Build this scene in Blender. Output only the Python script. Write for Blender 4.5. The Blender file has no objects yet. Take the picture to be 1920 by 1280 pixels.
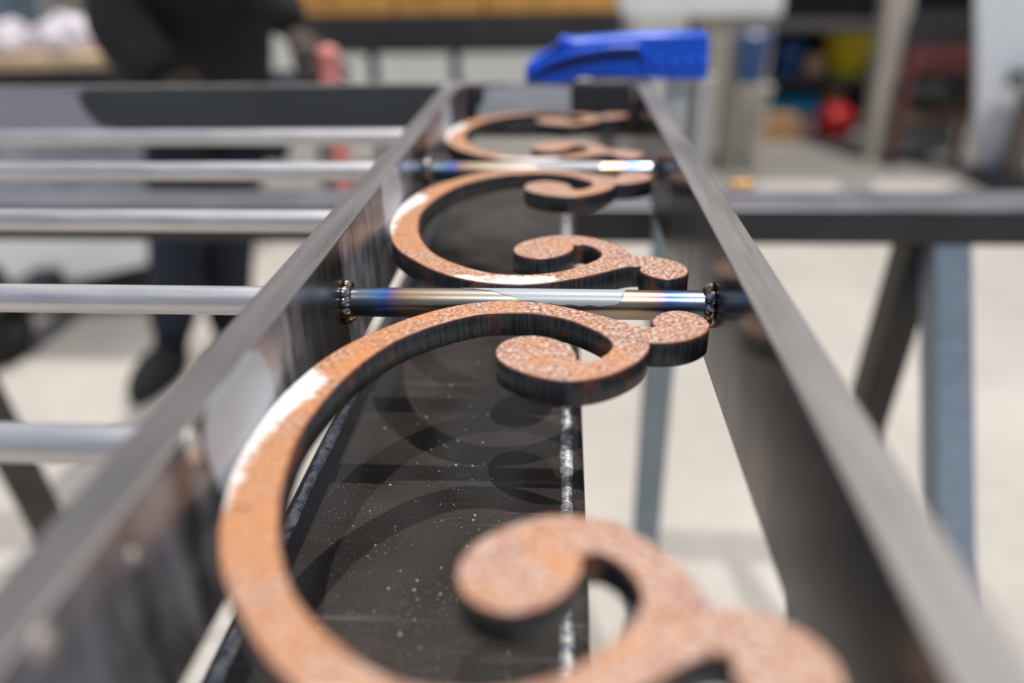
import bpy, bmesh, math, random
from mathutils import Vector, Matrix
random.seed(7)
MM = 0.001
sc = bpy.context.scene
C = sc.collection

# ------------------------------------------------------------------ camera
RIGHT = Vector((0.9978404, 0.0634950, -0.0168182))
DOWN = Vector((0.0145214, -0.4629557, -0.8862625))
FWD = Vector((-0.0640593, 0.8841043, -0.4628779))
CAM = Vector((86.65, -270.03, 124.35))
F = 1400.0
cd = bpy.data.cameras.new('camera')
cam = bpy.data.objects.new('camera', cd); C.objects.link(cam)
m = Matrix((RIGHT, -DOWN, -FWD)).transposed().to_4x4()
m.translation = CAM * MM
cam.matrix_world = m
cd.sensor_width = 36.0
cd.lens = 36.0 * F / 1920.0
cd.clip_start = 0.005
cd.clip_end = 200
cd.dof.use_dof = True
cd.dof.focus_distance = 0.292
cd.dof.aperture_fstop = 2.8
cd.dof.aperture_blades = 9
sc.camera = cam

# ------------------------------------------------------------------ world, sun, exposure
sc.view_settings.view_transform = 'Standard'
sc.view_settings.look = 'None'
sc.view_settings.gamma = 1.0
sc.view_settings.exposure = 0.0
sc.view_settings.use_curve_mapping = False
w = bpy.data.worlds.new('sky'); sc.world = w; w.use_nodes = True
nt = w.node_tree; nt.nodes.clear()
sky = nt.nodes.new('ShaderNodeTexSky'); sky.sky_type = 'NISHITA'
sky.sun_disc = False; sky.sun_elevation = math.radians(67); sky.sun_rotation = math.radians(15)
sky.air_density = 1.0; sky.dust_density = 2.5
bg = nt.nodes.new('ShaderNodeBackground'); bg.inputs[1].default_value = 0.125
wo = nt.nodes.new('ShaderNodeOutputWorld')
hs = nt.nodes.new('ShaderNodeHueSaturation'); hs.inputs['Saturation'].default_value = 0.6
nt.links.new(sky.outputs[0], hs.inputs['Color']); nt.links.new(hs.outputs[0], bg.inputs[0]); nt.links.new(bg.outputs[0], wo.inputs[0])

def sun(name, d, strength, ang, col):
    l = bpy.data.lights.new(name, 'SUN'); l.energy = strength; l.angle = math.radians(ang); l.color = col
    o = bpy.data.objects.new(name, l); C.objects.link(o)
    o.rotation_euler = Vector(d).to_track_quat('-Z', 'Y').to_euler()
    o.location = (0, 0, 4)
sun('sun', (-9.5, -26, -66), 3.1, 0.53, (1.0, 0.95, 0.88))
# the double shadows on the tube show a second, weaker sun: the glint thrown back by glazing behind the photographer
sun('sun_glint', (-7, 27, -66), 2.2, 0.6, (1.0, 0.96, 0.92))

# ------------------------------------------------------------------ helpers
def at(u, v, Y=None, Z=None):
    """the world point (mm) seen at photograph pixel (u, v) at depth Y or height Z"""
    d = FWD + RIGHT * ((u - 960) / F) + DOWN * ((v - 640) / F)
    t = (Y - CAM.y) / d.y if Y is not None else (Z - CAM.z) / d.z
    return CAM + d * t

def link(name, bm_or_me, mats, parent=None, smooth=False):
    if isinstance(bm_or_me, bmesh.types.BMesh):
        me = bpy.data.meshes.new(name)
        bmesh.ops.recalc_face_normals(bm_or_me, faces=bm_or_me.faces[:])
        bm_or_me.to_mesh(me); bm_or_me.free()
    else:
        me = bm_or_me
    for mt in (mats if isinstance(mats, (list, tuple)) else [mats]):
        me.materials.append(mt)
    if smooth:
        for p in me.polygons: p.use_smooth = True
    o = bpy.data.objects.new(name, me); C.objects.link(o)
    if parent: o.parent = parent
    return o

def thing(name, label, cat, loc=(0, 0, 0), group=None, rz=0):
    o = bpy.data.objects.new(name, None); C.objects.link(o)
    o.empty_display_size = 0.05
    o.location = Vector(loc) * MM; o.rotation_euler = (0, 0, rz)
    o['label'] = label; o['category'] = cat
    if group: o['group'] = group
    return o

def tag(o, label=None, cat=None, group=None, kind=None):
    if label: o['label'] = label
    if cat: o['category'] = cat
    if group: o['group'] = group
    if kind: o['kind'] = kind
    return o

def bx(bm, x0, x1, y0, y1, z0, z1, bev=0.0, mat=None, seg=2):
    """box in mm"""
    s = [v * MM for v in (x0, x1, y0, y1, z0, z1)]
    vs = [bm.verts.new((s[i], s[2 + j], s[4 + k])) for i in (0, 1) for j in (0, 1) for k in (0, 1)]
    fs = [bm.faces.new([vs[i] for i in f]) for f in
          ((0, 1, 3, 2), (4, 6, 7, 5), (0, 4, 5, 1), (2, 3, 7, 6), (0, 2, 6, 4), (1, 5, 7, 3))]
    if bev:
        es = list({e for f in fs for e in f.edges})
        bmesh.ops.bevel(bm, geom=es, offset=bev * MM, segments=seg, profile=0.5, affect='EDGES')
    return bm

def beam(bm, a, b, w, h, up=Vector((0, 0, 1)), bev=1.5):
    """rectangular bar from a to b (mm)"""
    a, b = Vector(a), Vector(b)
    d = (b - a); L = d.length; d.normalize()
    s = d.cross(up)
    if s.length < 1e-4: s = d.cross(Vector((0, 1, 0)))
    s.normalize(); u = s.cross(d)
    t = bmesh.new(); bx(t, -w / 2, w / 2, 0, L, -h / 2, h / 2, bev)
    M = Matrix((s, d, u)).transposed().to_4x4(); M.translation = a * MM
    t.transform(M)
    me = bpy.data.meshes.new('t'); t.to_mesh(me); t.free(); bm.from_mesh(me); bpy.data.meshes.remove(me)
    return bm

def rodm(bm, a, b, r, seg=40, caps=True, rings=1):
    a, b = Vector(a) * MM, Vector(b) * MM
    d = (b - a).normalized(); s = d.cross(Vector((0.02, 0.01, 1))).normalized(); u = s.cross(d)
    rr = []
    for i in range(rings + 1):
        c = a.lerp(b, i / rings)
        rr.append([bm.verts.new(c + (s * math.cos(2 * math.pi * k / seg) + u * math.sin(2 * math.pi * k / seg)) * r * MM) for k in range(seg)])
    for i in range(rings):
        for k in range(seg):
            f = bm.faces.new((rr[i][k], rr[i][(k + 1) % seg], rr[i + 1][(k + 1) % seg], rr[i + 1][k])); f.smooth = True
    if caps:
        for q in (rr[0], rr[-1]): bm.faces.new([bm.verts.new(v.co) for v in q])
    return bm

def catmull(pts, n=6, pre=None, post=None):
    P = [Vector(p) for p in pts]
    P0 = Vector(pre) if pre else P[0] * 2 - P[1]
    P1 = Vector(post) if post else P[-1] * 2 - P[-2]
    Q = [P0] + P + [P1]; out = []
    for i in range(1, len(Q) - 2):
        a, b, c, d = Q[i - 1:i + 3]
        for k in range(n):
            t = k / n
            out.append(0.5 * ((2 * b) + (c - a) * t + (2 * a - 5 * b + 4 * c - d) * t * t + (-a + 3 * b - 3 * c + d) * t ** 3))
    out.append(P[-1])
    return out

def prism(bm, outline, z0, z1, inset=0.4, capmat=0, sidemat=1, M=None, rimmat=None):
    """extrude a closed 2D outline (mm) with a small chamfer; caps get their own material"""
    n = len(outline)
    area = sum(outline[i].x * outline[(i + 1) % n].y - outline[(i + 1) % n].x * outline[i].y for i in range(n))
    sg = 1 if area > 0 else -1
    ins = []
    for i in range(n):
        e1 = (outline[i] - outline[i - 1]); e2 = (outline[(i + 1) % n] - outline[i])
        e1 = e1.normalized() if e1.length > 1e-9 else e2.normalized()
        e2 = e2.normalized() if e2.length > 1e-9 else e1
        nn = Vector((-(e1.y + e2.y), e1.x + e2.x)) * sg
        nn = nn.normalized() if nn.length > 1e-6 else Vector((-e1.y, e1.x)) * sg
        ins.append(outline[i] + nn * inset)
    def ring(o, z):
        r = []
        for p in o:
            v = Vector((p.x, p.y, z)) * MM
            r.append(bm.verts.new(M @ v if M else v))
        return r
    R = [ring(ins, z0), ring(outline, z0 + inset), ring(outline, z1 - inset), ring(ins, z1)]
    for k in range(3):
        for i in range(n):
            f = bm.faces.new((R[k][i], R[k][(i + 1) % n], R[k + 1][(i + 1) % n], R[k + 1][i]))
            f.material_index = sidemat if k == 1 else (rimmat if rimmat is not None else sidemat)
            f.smooth = True
    for r in (R[0], R[3]):
        f = bm.faces.new(r); f.material_index = capmat
    return bm

def sphere(bm, c, r, sx=1, sy=1, sz=1, sub=2, rot=None):
    M = Matrix.Translation(Vector(c) * MM) @ (rot.to_4x4() if rot else Matrix()) @ Matrix.Diagonal((sx * r * MM, sy * r * MM, sz * r * MM, 1))
    g = bmesh.ops.create_icosphere(bm, subdivisions=sub, radius=1.0, matrix=M)
    for v in g['verts']:
        for f in v.link_faces: f.smooth = True

# ------------------------------------------------------------------ materials
class N:
    def __init__(s, name):
        s.m = bpy.data.materials.new(name); s.m.use_nodes = True
        s.t = s.m.node_tree; s.b = s.t.nodes['Principled BSDF']
        s.tc = s.t.nodes.new('ShaderNodeTexCoord')
        s.obj = s.tc.outputs['Object']
    def n(s, k, **kw):
        x = s.t.nodes.new(k)
        for a, v in kw.items(): setattr(x, a, v)
        return x
    def l(s, a, b): s.t.links.new(a, b)
    def set(s, **kw):
        for k, v in kw.items():
            i = s.b.inputs[k.replace('_', ' ')]
            if hasattr(v, 'is_linked'): s.l(v, i)
            else: i.default_value = (*v, 1) if isinstance(v, tuple) and len(v) == 3 else v
        return s
    def vec(s, scale=(1, 1, 1), loc=(0, 0, 0), src=None):
        mp = s.n('ShaderNodeMapping'); s.l(src or s.obj, mp.inputs[0])
        mp.inputs['Scale'].default_value = scale; mp.inputs['Location'].default_value = loc
        return mp.outputs[0]
    def noise(s, scale, detail=4, rough=0.55, vec=None, dist=0.0):
        x = s.n('ShaderNodeTexNoise'); s.l(vec or s.obj, x.inputs['Vector'])
        x.inputs['Scale'].default_value = scale; x.inputs['Detail'].default_value = detail
        x.inputs['Roughness'].default_value = rough; x.inputs['Distortion'].default_value = dist
        return x.outputs['Fac']
    def ramp(s, fac, stops, interp='LINEAR'):
        r = s.n('ShaderNodeValToRGB'); s.l(fac, r.inputs[0]); cr = r.color_ramp; cr.interpolation = interp
        while len(cr.elements) < len(stops): cr.elements.new(0.5)
        for e, (p, c) in zip(cr.elements, stops):
            e.position = p; e.color = (*c, 1) if isinstance(c, tuple) else (c, c, c, 1)
        return r.outputs[0]
    def mix(s, fac, a, b, mode='MIX'):
        x = s.n('ShaderNodeMix', data_type='RGBA', blend_type=mode)
        for v, i in ((fac, x.inputs[0]), (a, x.inputs[6]), (b, x.inputs[7])):
            if hasattr(v, 'is_linked'): s.l(v, i)
            elif isinstance(v, tuple): i.default_value = (*v, 1)
            else: i.default_value = v
        return x.outputs[2]
    def math(s, op, a, b=0.0, c=0.0):
        x = s.n('ShaderNodeMath', operation=op)
        for v, i in zip((a, b, c), x.inputs):
            if hasattr(v, 'is_linked'): s.l(v, i)
            else: i.default_value = v
        return x.outputs[0]
    def sep(s, src=None):
        x = s.n('ShaderNodeSeparateXYZ'); s.l(src or s.obj, x.inputs[0]); return x.outputs
    def bump(s, h, strength=0.3, dist=0.0005):
        x = s.n('ShaderNodeBump'); s.l(h, x.inputs['Height'])
        x.inputs['Strength'].default_value = strength; x.inputs['Distance'].default_value = dist
        s.l(x.outputs[0], s.b.inputs['Normal'])
        return s

def plain(name, col, rough=0.6, metal=0.0, var=0.15, scale=30):
    a = N(name); f = a.noise(scale, 3)
    c0 = tuple(max(0, v * (1 - var)) for v in col); c1 = tuple(min(1, v * (1 + var)) for v in col)
    a.set(Base_Color=a.ramp(f, [(0.3, c0), (0.7, c1)]), Roughness=rough, Metallic=metal)
    return a.m

# rusted laser-cut face of the scrolls, with worn white paint where it was touched in
SCY = 1.02
a = N('rust_face')
big = a.noise(60, 5, 0.6); fine = a.noise(640, 6, 0.65); mid = a.noise(170, 4, 0.6)
rust = a.ramp(fine, [(0.38, (0.13, 0.045, 0.026)), (0.45, (0.27, 0.110, 0.058)), (0.51, (0.35, 0.19, 0.125)), (0.58, (0.49, 0.40, 0.34))])
orange = a.ramp(fine, [(0.36, (0.23, 0.078, 0.026)), (0.5, (0.41, 0.17, 0.060)), (0.62, (0.44, 0.28, 0.165))])
xyz = a.sep()
bigm = a.ramp(a.math('ADD', big, a.math('MULTIPLY', xyz[0], -1.6)), [(0.32, 0.0), (0.50, 0.9)])
col = a.mix(bigm, rust, orange)
col = a.mix(a.ramp(mid, [(0.55, 0.0), (0.72, 0.5)]), col, (0.17, 0.055, 0.03))
blot = a.math('MULTIPLY', a.ramp(a.noise(42, 3, 0.5, a.vec((1, 1, 1), (0.3, 0.1, 0))), [(0.52, 0.0), (0.66, 0.6)]), bigm)
col = a.mix(blot, col, (0.50, 0.19, 0.045))
# white paint: at the far left of the C (x < 6 mm) and where each arm meets the round bar
edge = a.noise(220, 5, 0.7)
yy = a.math('ABSOLUTE', xyz[1])
wd = a.ramp(a.math('MULTIPLY', a.math('ADD', xyz[1], 0.05), 10.0), [(0.10, 0.0), (0.24, 0.30), (0.45, 0.44), (0.58, 0.55), (0.70, 0.92), (0.80, 0.86), (0.89, 0.0)])
dist_in = a.math('SUBTRACT', xyz[0], a.math('MULTIPLY', a.math('MULTIPLY', yy, yy), 4.3))
ml = a.math('SUBTRACT', a.math('MULTIPLY', wd, 0.0125), a.math('ADD', dist_in, a.math('MULTIPLY', a.math('SUBTRACT', edge, 0.45), 0.012)))
ml = a.ramp(a.math('MULTIPLY', ml, 500), [(0.0, 0.0), (1.0, 1.0)])
ml = a.math('MULTIPLY', ml, a.math('MULTIPLY', a.math('GREATER_THAN', xyz[1], -0.042), a.math('LESS_THAN', xyz[1], 0.040)))
front = a.math('LESS_THAN', a.math('ADD', xyz[1], a.math('MULTIPLY', edge, 0.010)), -0.0775)
mr = a.math('MULTIPLY', front, a.math('MULTIPLY', a.math('GREATER_THAN', a.math('ADD', xyz[0], a.math('MULTIPLY', edge, 0.03)), 0.055), a.math('LESS_THAN', a.math('ADD', xyz[0], a.math('MULTIPLY', edge, 0.01)), 0.089)))
white = a.math('MAXIMUM', ml, mr)
ax = a.math('SUBTRACT', xyz[0], 0.1172); ay = a.math('SUBTRACT', yy, 0.0585)
for cx_, cy_, ln in ((-0.95, 0.30, 0.013), (-0.86, -0.51, 0.006)):
    al = a.math('ADD', a.math('MULTIPLY', ax, cx_), a.math('MULTIPLY', ay, cy_))
    pe = a.math('ABSOLUTE', a.math('SUBTRACT', a.math('MULTIPLY', ax, cy_), a.math('MULTIPLY', ay, cx_)))
    mk = a.math('MULTIPLY', a.math('LESS_THAN', pe, 0.00032), a.math('MULTIPLY', a.math('GREATER_THAN', al, 0.0), a.math('LESS_THAN', al, ln)))
    col = a.mix(a.math('MULTIPLY', mk, 0.75), col, (0.10, 0.035, 0.02))
col = a.mix(a.math('MULTIPLY', white, a.ramp(mid, [(0.34, 0.3), (0.46, 0.95)])), col, (0.66, 0.66, 0.66))
a.set(Base_Color=col, Roughness=a.ramp(fine, [(0.3, 0.45), (0.7, 0.62)]), Metallic=0.0)
a.bump(a.math('ADD', fine, a.math('MULTIPLY', mid, 0.8)), 0.55, 0.0004)
M_RUST = a.m

a = N('scale_side')   # blue-black cut side with rusty patches
f1 = a.noise(90, 5, 0.6); f2 = a.noise(700, 4, 0.6)
st = a.noise(900, 2, 0.5, a.vec((1, 1, 0.06)))
base = a.ramp(st, [(0.35, (0.012, 0.015, 0.019)), (0.65, (0.045, 0.053, 0.060))])
col = a.mix(a.ramp(a.math('ADD', f1, a.math('MULTIPLY', f2, 0.35)), [(0.71, 0.0), (0.82, 0.85)]), base, (0.16, 0.06, 0.03))
xyz = a.sep()
yy = a.math('ABSOLUTE', xyz[1])
wl = a.math('MULTIPLY', a.math('LESS_THAN', xyz[0], 0.0035), a.math('LESS_THAN', yy, 0.035))
col = a.mix(a.math('MULTIPLY', wl, 0.8), col, (0.75, 0.76, 0.77))
a.set(Base_Color=col, Roughness=0.42, Metallic=0.35)
a.bump(a.math('ADD', st, f2), 0.3, 0.0003)
M_SIDE = a.m

def steel(name, lo, hi, r0, r1, metal=0.75, streak=(1, 0.06, 1), scale=160, bump=0.15):
    a = N(name)
    f1 = a.noise(scale, 5, 0.6, a.vec(streak)); f2 = a.noise(1500, 3, 0.6); f3 = a.noise(14, 3, 0.5)
    k = a.math('ADD', a.math('MULTIPLY', f1, 0.6), a.math('MULTIPLY', f3, 0.4))
    c = a.ramp(k, [(0.36, lo), (0.64, hi)])
    c = a.mix(a.ramp(f2, [(0.60, 0.0), (0.74, 0.5)]), c, tuple(min(1, v * 2.2) for v in hi))
    a.set(Base_Color=c, Roughness=a.ramp(k, [(0.35, r0), (0.65, r1)]), Metallic=metal)
    a.bump(f2, bump, 0.00005)
    return a.m
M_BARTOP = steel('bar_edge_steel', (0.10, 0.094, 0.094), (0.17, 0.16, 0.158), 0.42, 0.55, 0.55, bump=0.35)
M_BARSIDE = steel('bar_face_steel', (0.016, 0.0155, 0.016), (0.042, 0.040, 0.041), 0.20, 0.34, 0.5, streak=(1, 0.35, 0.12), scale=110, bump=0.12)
a = N('ground_bar_face')   # mill scale brushed back around every weld
xyz = a.sep()
yr = a.math('FRACT', a.math('ADD', a.math('DIVIDE', xyz[1], 0.201), 5.0))
zone = a.ramp(yr, [(0.0, 0.55), (0.04, 0.75), (0.30, 0.6), (0.42, 0.25), (0.58, 1.0), (0.70, 0.85), (0.80, 0.1), (0.97, 0.0)])
f1 = a.noise(130, 5, 0.65, a.vec((1, 0.8, 0.15))); f2 = a.noise(1500, 3, 0.6); f3 = a.noise(45, 3)
brush = a.math('MULTIPLY', zone, a.ramp(a.math('ADD', a.math('MULTIPLY', f1, 0.6), a.math('MULTIPLY', f3, 0.4)), [(0.40, 0.15), (0.60, 1.0)]))
c = a.mix(brush, a.ramp(f1, [(0.36, (0.016, 0.0155, 0.016)), (0.64, (0.042, 0.040, 0.041))]), (0.50, 0.49, 0.53))
c = a.mix(a.ramp(f2, [(0.68, 0.0), (0.74, 0.6)]), c, (0.25, 0.22, 0.18))
a.set(Base_Color=c, Metallic=a.math('SUBTRACT', 0.5, a.math('MULTIPLY', brush, 0.25)), Roughness=a.ramp(f1, [(0.35, 0.24), (0.65, 0.38)]))
a.bump(a.math('ADD', f1, a.math('MULTIPLY', f2, 0.4)), 0.2, 0.00015)
M_GROUND = a.m
M_BEAM = steel('trestle_steel', (0.030, 0.030, 0.034), (0.055, 0.055, 0.062), 0.35, 0.5, 0.6, streak=(0.1, 1, 1))
M_LEG = steel('blue_grey_steel', (0.16, 0.20, 0.25), (0.22, 0.27, 0.33), 0.35, 0.5, 0.4, streak=(1, 1, 0.1))
M_DARKLEG = steel('dark_leg_steel', (0.03, 0.028, 0.026), (0.06, 0.056, 0.052), 0.45, 0.6, 0.4, streak=(1, 1, 0.1))
M_GREYLEG = plain('grey_green_paint', (0.19, 0.235, 0.26), 0.5, 0.1, 0.06)
M_ROD = steel('bright_round_bar', (0.48, 0.47, 0.485), (0.64, 0.63, 0.64), 0.36, 0.45, 0.9, streak=(0.1, 1, 1), bump=0.25)

a = N('heat_tinted_round_bar')   # object x = 0 at one end, 0.146 m at the other
xyz = a.sep()
d = a.math('MINIMUM', xyz[0], a.math('SUBTRACT', 0.1459, xyz[0]))
dn = a.math('ADD', d, a.math('MULTIPLY', a.math('SUBTRACT', a.noise(150, 2), 0.5), 0.004))
t = a.math('DIVIDE', dn, 0.06)
tint = a.ramp(t, [(0.0, (0.24, 0.28, 0.30)), (0.14, (0.17, 0.23, 0.29)), (0.24, (0.06, 0.17, 0.38)), (0.29, (0.05, 0.11, 0.42)),
                  (0.34, (0.20, 0.13, 0.26)), (0.40, (0.30, 0.20, 0.13)), (0.55, (0.35, 0.28, 0.19)), (0.9, (0.33, 0.31, 0.28))])
f2 = a.noise(1400, 3, 0.6); f1 = a.noise(200, 4, 0.6, a.vec((0.1, 1, 1)))
col = a.mix(a.ramp(f1, [(0.3, 0.0), (0.8, 0.3)]), tint, (0.25, 0.24, 0.23))
a.set(Base_Color=col, Roughness=a.ramp(f1, [(0.3, 0.24), (0.7, 0.33)]), Metallic=1.0)
a.bump(f2, 0.25, 0.00005)
M_TINT = a.m

a = N('weld_rainbow')
f = a.noise(160, 3, 0.6, dist=1.2)
a.set(Base_Color=a.ramp(f, [(0.30, (0.06, 0.06, 0.07)), (0.40, (0.30, 0.19, 0.06)), (0.46, (0.50, 0.42, 0.28)), (0.50, (0.34, 0.16, 0.22)),
                            (0.55, (0.42, 0.40, 0.36)), (0.62, (0.14, 0.22, 0.34)), (0.70, (0.10, 0.08, 0.06))]), Roughness=0.16, Metallic=0.95)
a.bump(a.noise(600, 2), 0.25, 0.0004)
M_WELD = a.m
a = N('weld_bead_steel')
f = a.noise(260, 4, 0.7)
a.set(Base_Color=a.ramp(f, [(0.38, (0.08, 0.09, 0.13)), (0.5, (0.26, 0.27, 0.30)), (0.62, (0.48, 0.48, 0.43))]), Roughness=a.ramp(f, [(0.35, 0.42), (0.65, 0.60)]), Metallic=0.6)
a.bump(a.noise(900, 2), 0.3, 0.0003)
M_BEAD = a.m

a = N('glossy_black_tube')
f = a.noise(25, 4, 0.6); sp = a.noise(1300, 2, 0.5); dm = a.noise(40, 3)
spk = a.math('MULTIPLY', a.ramp(sp, [(0.65, 0.0), (0.74, 1.0)]), a.ramp(dm, [(0.38, 0.1), (0.6, 0.8)]))
c = a.ramp(f, [(0.3, (0.022, 0.0195, 0.018)), (0.7, (0.040, 0.035, 0.032))])
c = a.mix(spk, c, (0.42, 0.36, 0.30))
sx = a.noise(260, 2, 0.5, a.vec((0.04, 1, 1)))
c = a.mix(a.ramp(sx, [(0.66, 0.0), (0.72, 0.28)]), c, (0.16, 0.15, 0.15))
a.set(Base_Color=c, Roughness=a.ramp(f, [(0.3, 0.14), (0.7, 0.24)]), Metallic=0.0)
a.bump(a.math('ADD', f, a.math('MULTIPLY', sp, 0.05)), 0.08, 0.0006)
a.b.inputs['Specular IOR Level'].default_value = 0.16
M_TUBE = a.m

M_PRIMER = plain('grey_primer', (0.46, 0.51, 0.55), 0.38, 0.0, 0.05, 20)
M_PRIMER2 = plain('brushed_primer', (0.28, 0.31, 0.34), 0.34, 0.0, 0.05, 20)
M_BLUE = plain('blue_enamel', (0.0, 0.085, 0.66), 0.35, 0.0, 0.15, 20)
M_BLACK = plain('black_cloth', (0.005, 0.0055, 0.007), 0.9, 0, 0.3, 14)
M_NAVY = plain('navy_cloth', (0.010, 0.014, 0.028), 0.9, 0, 0.3, 14)
M_SKIN = plain('skin', (0.42, 0.22, 0.15), 0.55, 0, 0.05)
M_HAIR = plain('hair', (0.02, 0.015, 0.01), 0.7)
M_WHITE = plain('white_paint', (0.78, 0.79, 0.78), 0.4, 0, 0.04, 3)
M_OFFWHITE = plain('offwhite_shutter', (0.80, 0.79, 0.75), 0.6, 0, 0.05, 3)
M_CREAM = plain('cream_paint', (0.42, 0.39, 0.32), 0.5, 0, 0.06, 6)
M_POST = plain('beige_post_paint', (0.42, 0.38, 0.33), 0.6, 0, 0.08, 6)
M_WOOD = plain('pale_timber', (0.50, 0.36, 0.22), 0.7, 0, 0.2, 12)
M_ORANGEWOOD = plain('orange_timber', (0.66, 0.33, 0.08), 0.6, 0, 0.25, 9)
M_RUBBER = plain('black_rubber', (0.012, 0.012, 0.012), 0.8)
M_IRON = plain('dark_iron', (0.035, 0.035, 0.038), 0.5, 0.4, 0.2, 9)
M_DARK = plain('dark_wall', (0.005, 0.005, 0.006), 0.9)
M_RED = plain('red_plastic', (0.55, 0.01, 0.015), 0.4)
M_PINK = plain('faded_red', (0.60, 0.20, 0.18), 0.5)
M_MAROON = plain('maroon_paint', (0.13, 0.030, 0.026), 0.5)
M_YELLOW = plain('yellow_plastic', (0.92, 0.76, 0.03), 0.4)
M_TEAL = plain('teal_plastic', (0.01, 0.28, 0.50), 0.4)
M_TUBBLUE = plain('blue_plastic', (0.05, 0.13, 0.36), 0.4)
M_CARD = plain('cardboard', (0.44, 0.25, 0.12), 0.8)
M_TAN = plain('tan_sack', (0.66, 0.42, 0.28), 0.9)
M_BLUEWHITE = plain('pale_blue_sheet', (0.70, 0.74, 0.78), 0.5, 0, 0.05, 3)
M_GREYMETAL = plain('grey_cast_metal', (0.14, 0.145, 0.15), 0.5, 0.3)
M_CLOTHW = plain('white_cloth', (0.62, 0.58, 0.62), 0.9)

a = N('concrete')
f = a.noise(1.6, 6, 0.6); g = a.noise(24, 5, 0.65); s = a.noise(0.7, 3, 0.5, a.vec((1, 1, 1), (3.1, 1.2, 0)))
c = a.ramp(f, [(0.3, (0.335, 0.312, 0.28)), (0.7, (0.42, 0.395, 0.36))])
c = a.mix(a.ramp(s, [(0.5, 0.0), (0.62, 0.35)]), c, (0.24, 0.215, 0.20))
c = a.mix(a.ramp(g, [(0.3, 0.25), (0.6, 0.0)]), c, (0.22, 0.20, 0.185))
a.set(Base_Color=c, Roughness=0.85); a.bump(g, 0.3, 0.002)
M_FLOOR = a.m

# ------------------------------------------------------------------ setting
ZF = -850.0
bm = bmesh.new(); bx(bm, -9000, 9000, -4000, 9000, ZF - 100, ZF)
o = link('floor', bm, M_FLOOR); tag(o, kind='structure')
# white roller shutter across the back: every slat its own piece
bm = bmesh.new(); bx(bm, -3200, 780, 4340, 4400, ZF, 2300)
wall = link('wall_back', bm, M_OFFWHITE); tag(wall, kind='structure')
bm = bmesh.new(); bx(bm, -3200, 780, 4318, 4340, 0, 92, 6)
sl = bpy.data.meshes.new('slat'); bm.to_mesh(sl); bm.free(); sl.materials.append(M_OFFWHITE)
for k in range(32):
    s_ = bpy.data.objects.new('slat', sl); C.objects.link(s_); s_.parent = wall; s_.location = (0, 0, (ZF + 98 * k) * MM)
# dark storage bay to the right
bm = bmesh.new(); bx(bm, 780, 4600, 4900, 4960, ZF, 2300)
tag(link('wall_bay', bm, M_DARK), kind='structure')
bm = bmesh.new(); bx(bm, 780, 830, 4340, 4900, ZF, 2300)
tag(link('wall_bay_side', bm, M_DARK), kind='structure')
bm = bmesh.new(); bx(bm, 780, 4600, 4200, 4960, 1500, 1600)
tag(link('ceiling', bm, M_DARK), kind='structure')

# ------------------------------------------------------------------ the gate
W = 145.9; L = 201.0; TL, TR = 13.2, 13.35; HB = 26.26
YE = 379.0
gate = thing('iron_gate', 'dark steel gate laid flat, with round bars and a row of rusty scrolls', 'gate', (0, 0, 0))

def flatbar(name, x0, x1, y0, y1, z0, z1, parent, lab=None):
    bm = bmesh.new(); bx(bm, x0, x1, y0, y1, z0, z1, 0.7, seg=2)
    bmesh.ops.recalc_face_normals(bm, faces=bm.faces[:])
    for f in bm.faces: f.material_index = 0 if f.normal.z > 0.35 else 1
    o = link(name, bm, [M_BARTOP, M_BARSIDE], parent)
    if lab: o['label'] = lab
    return o
fb = flatbar('side_bar', -TL, 0, -620, YE, -HB, HB, gate); fb.data.materials[1] = M_GROUND
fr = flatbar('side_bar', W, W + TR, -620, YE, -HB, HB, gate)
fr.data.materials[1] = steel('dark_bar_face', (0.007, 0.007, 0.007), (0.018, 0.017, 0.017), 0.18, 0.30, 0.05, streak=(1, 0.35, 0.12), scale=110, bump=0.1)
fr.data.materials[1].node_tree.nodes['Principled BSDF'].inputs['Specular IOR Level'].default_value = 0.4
fr.data.materials[0] = steel('pale_bar_edge', (0.115, 0.110, 0.106), (0.21, 0.20, 0.195), 0.40, 0.52, 0.5, bump=0.35)  # top edge of the right bar in lighter steel than the left
flatbar('side_bar', -960, -960 + TL, -620, YE, -HB, HB, gate)
eb = flatbar('end_bar', -960, W + TR, YE + 0.02, YE + TR, -17, HB, gate)
eb.data.materials[1] = steel('end_bar_face', (0.030, 0.036, 0.043), (0.050, 0.058, 0.068), 0.35, 0.5, 0.4, streak=(0.1, 1, 1), scale=40)

def rod(x0, x1, y, mat, name='round_bar'):
    bm = bmesh.new(); rodm(bm, (0, 0, 0), (x1 - x0, 0, 0), 5.95, 48, True, 1)
    o = link(name, bm, mat, gate); o.location = (x0 * MM, y * MM, 0)
    return o
for k in (-1, -0.5, 0, 0.5, 1, 1.5):
    rod(-960 + TL, -TL, k * L, M_ROD)

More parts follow.
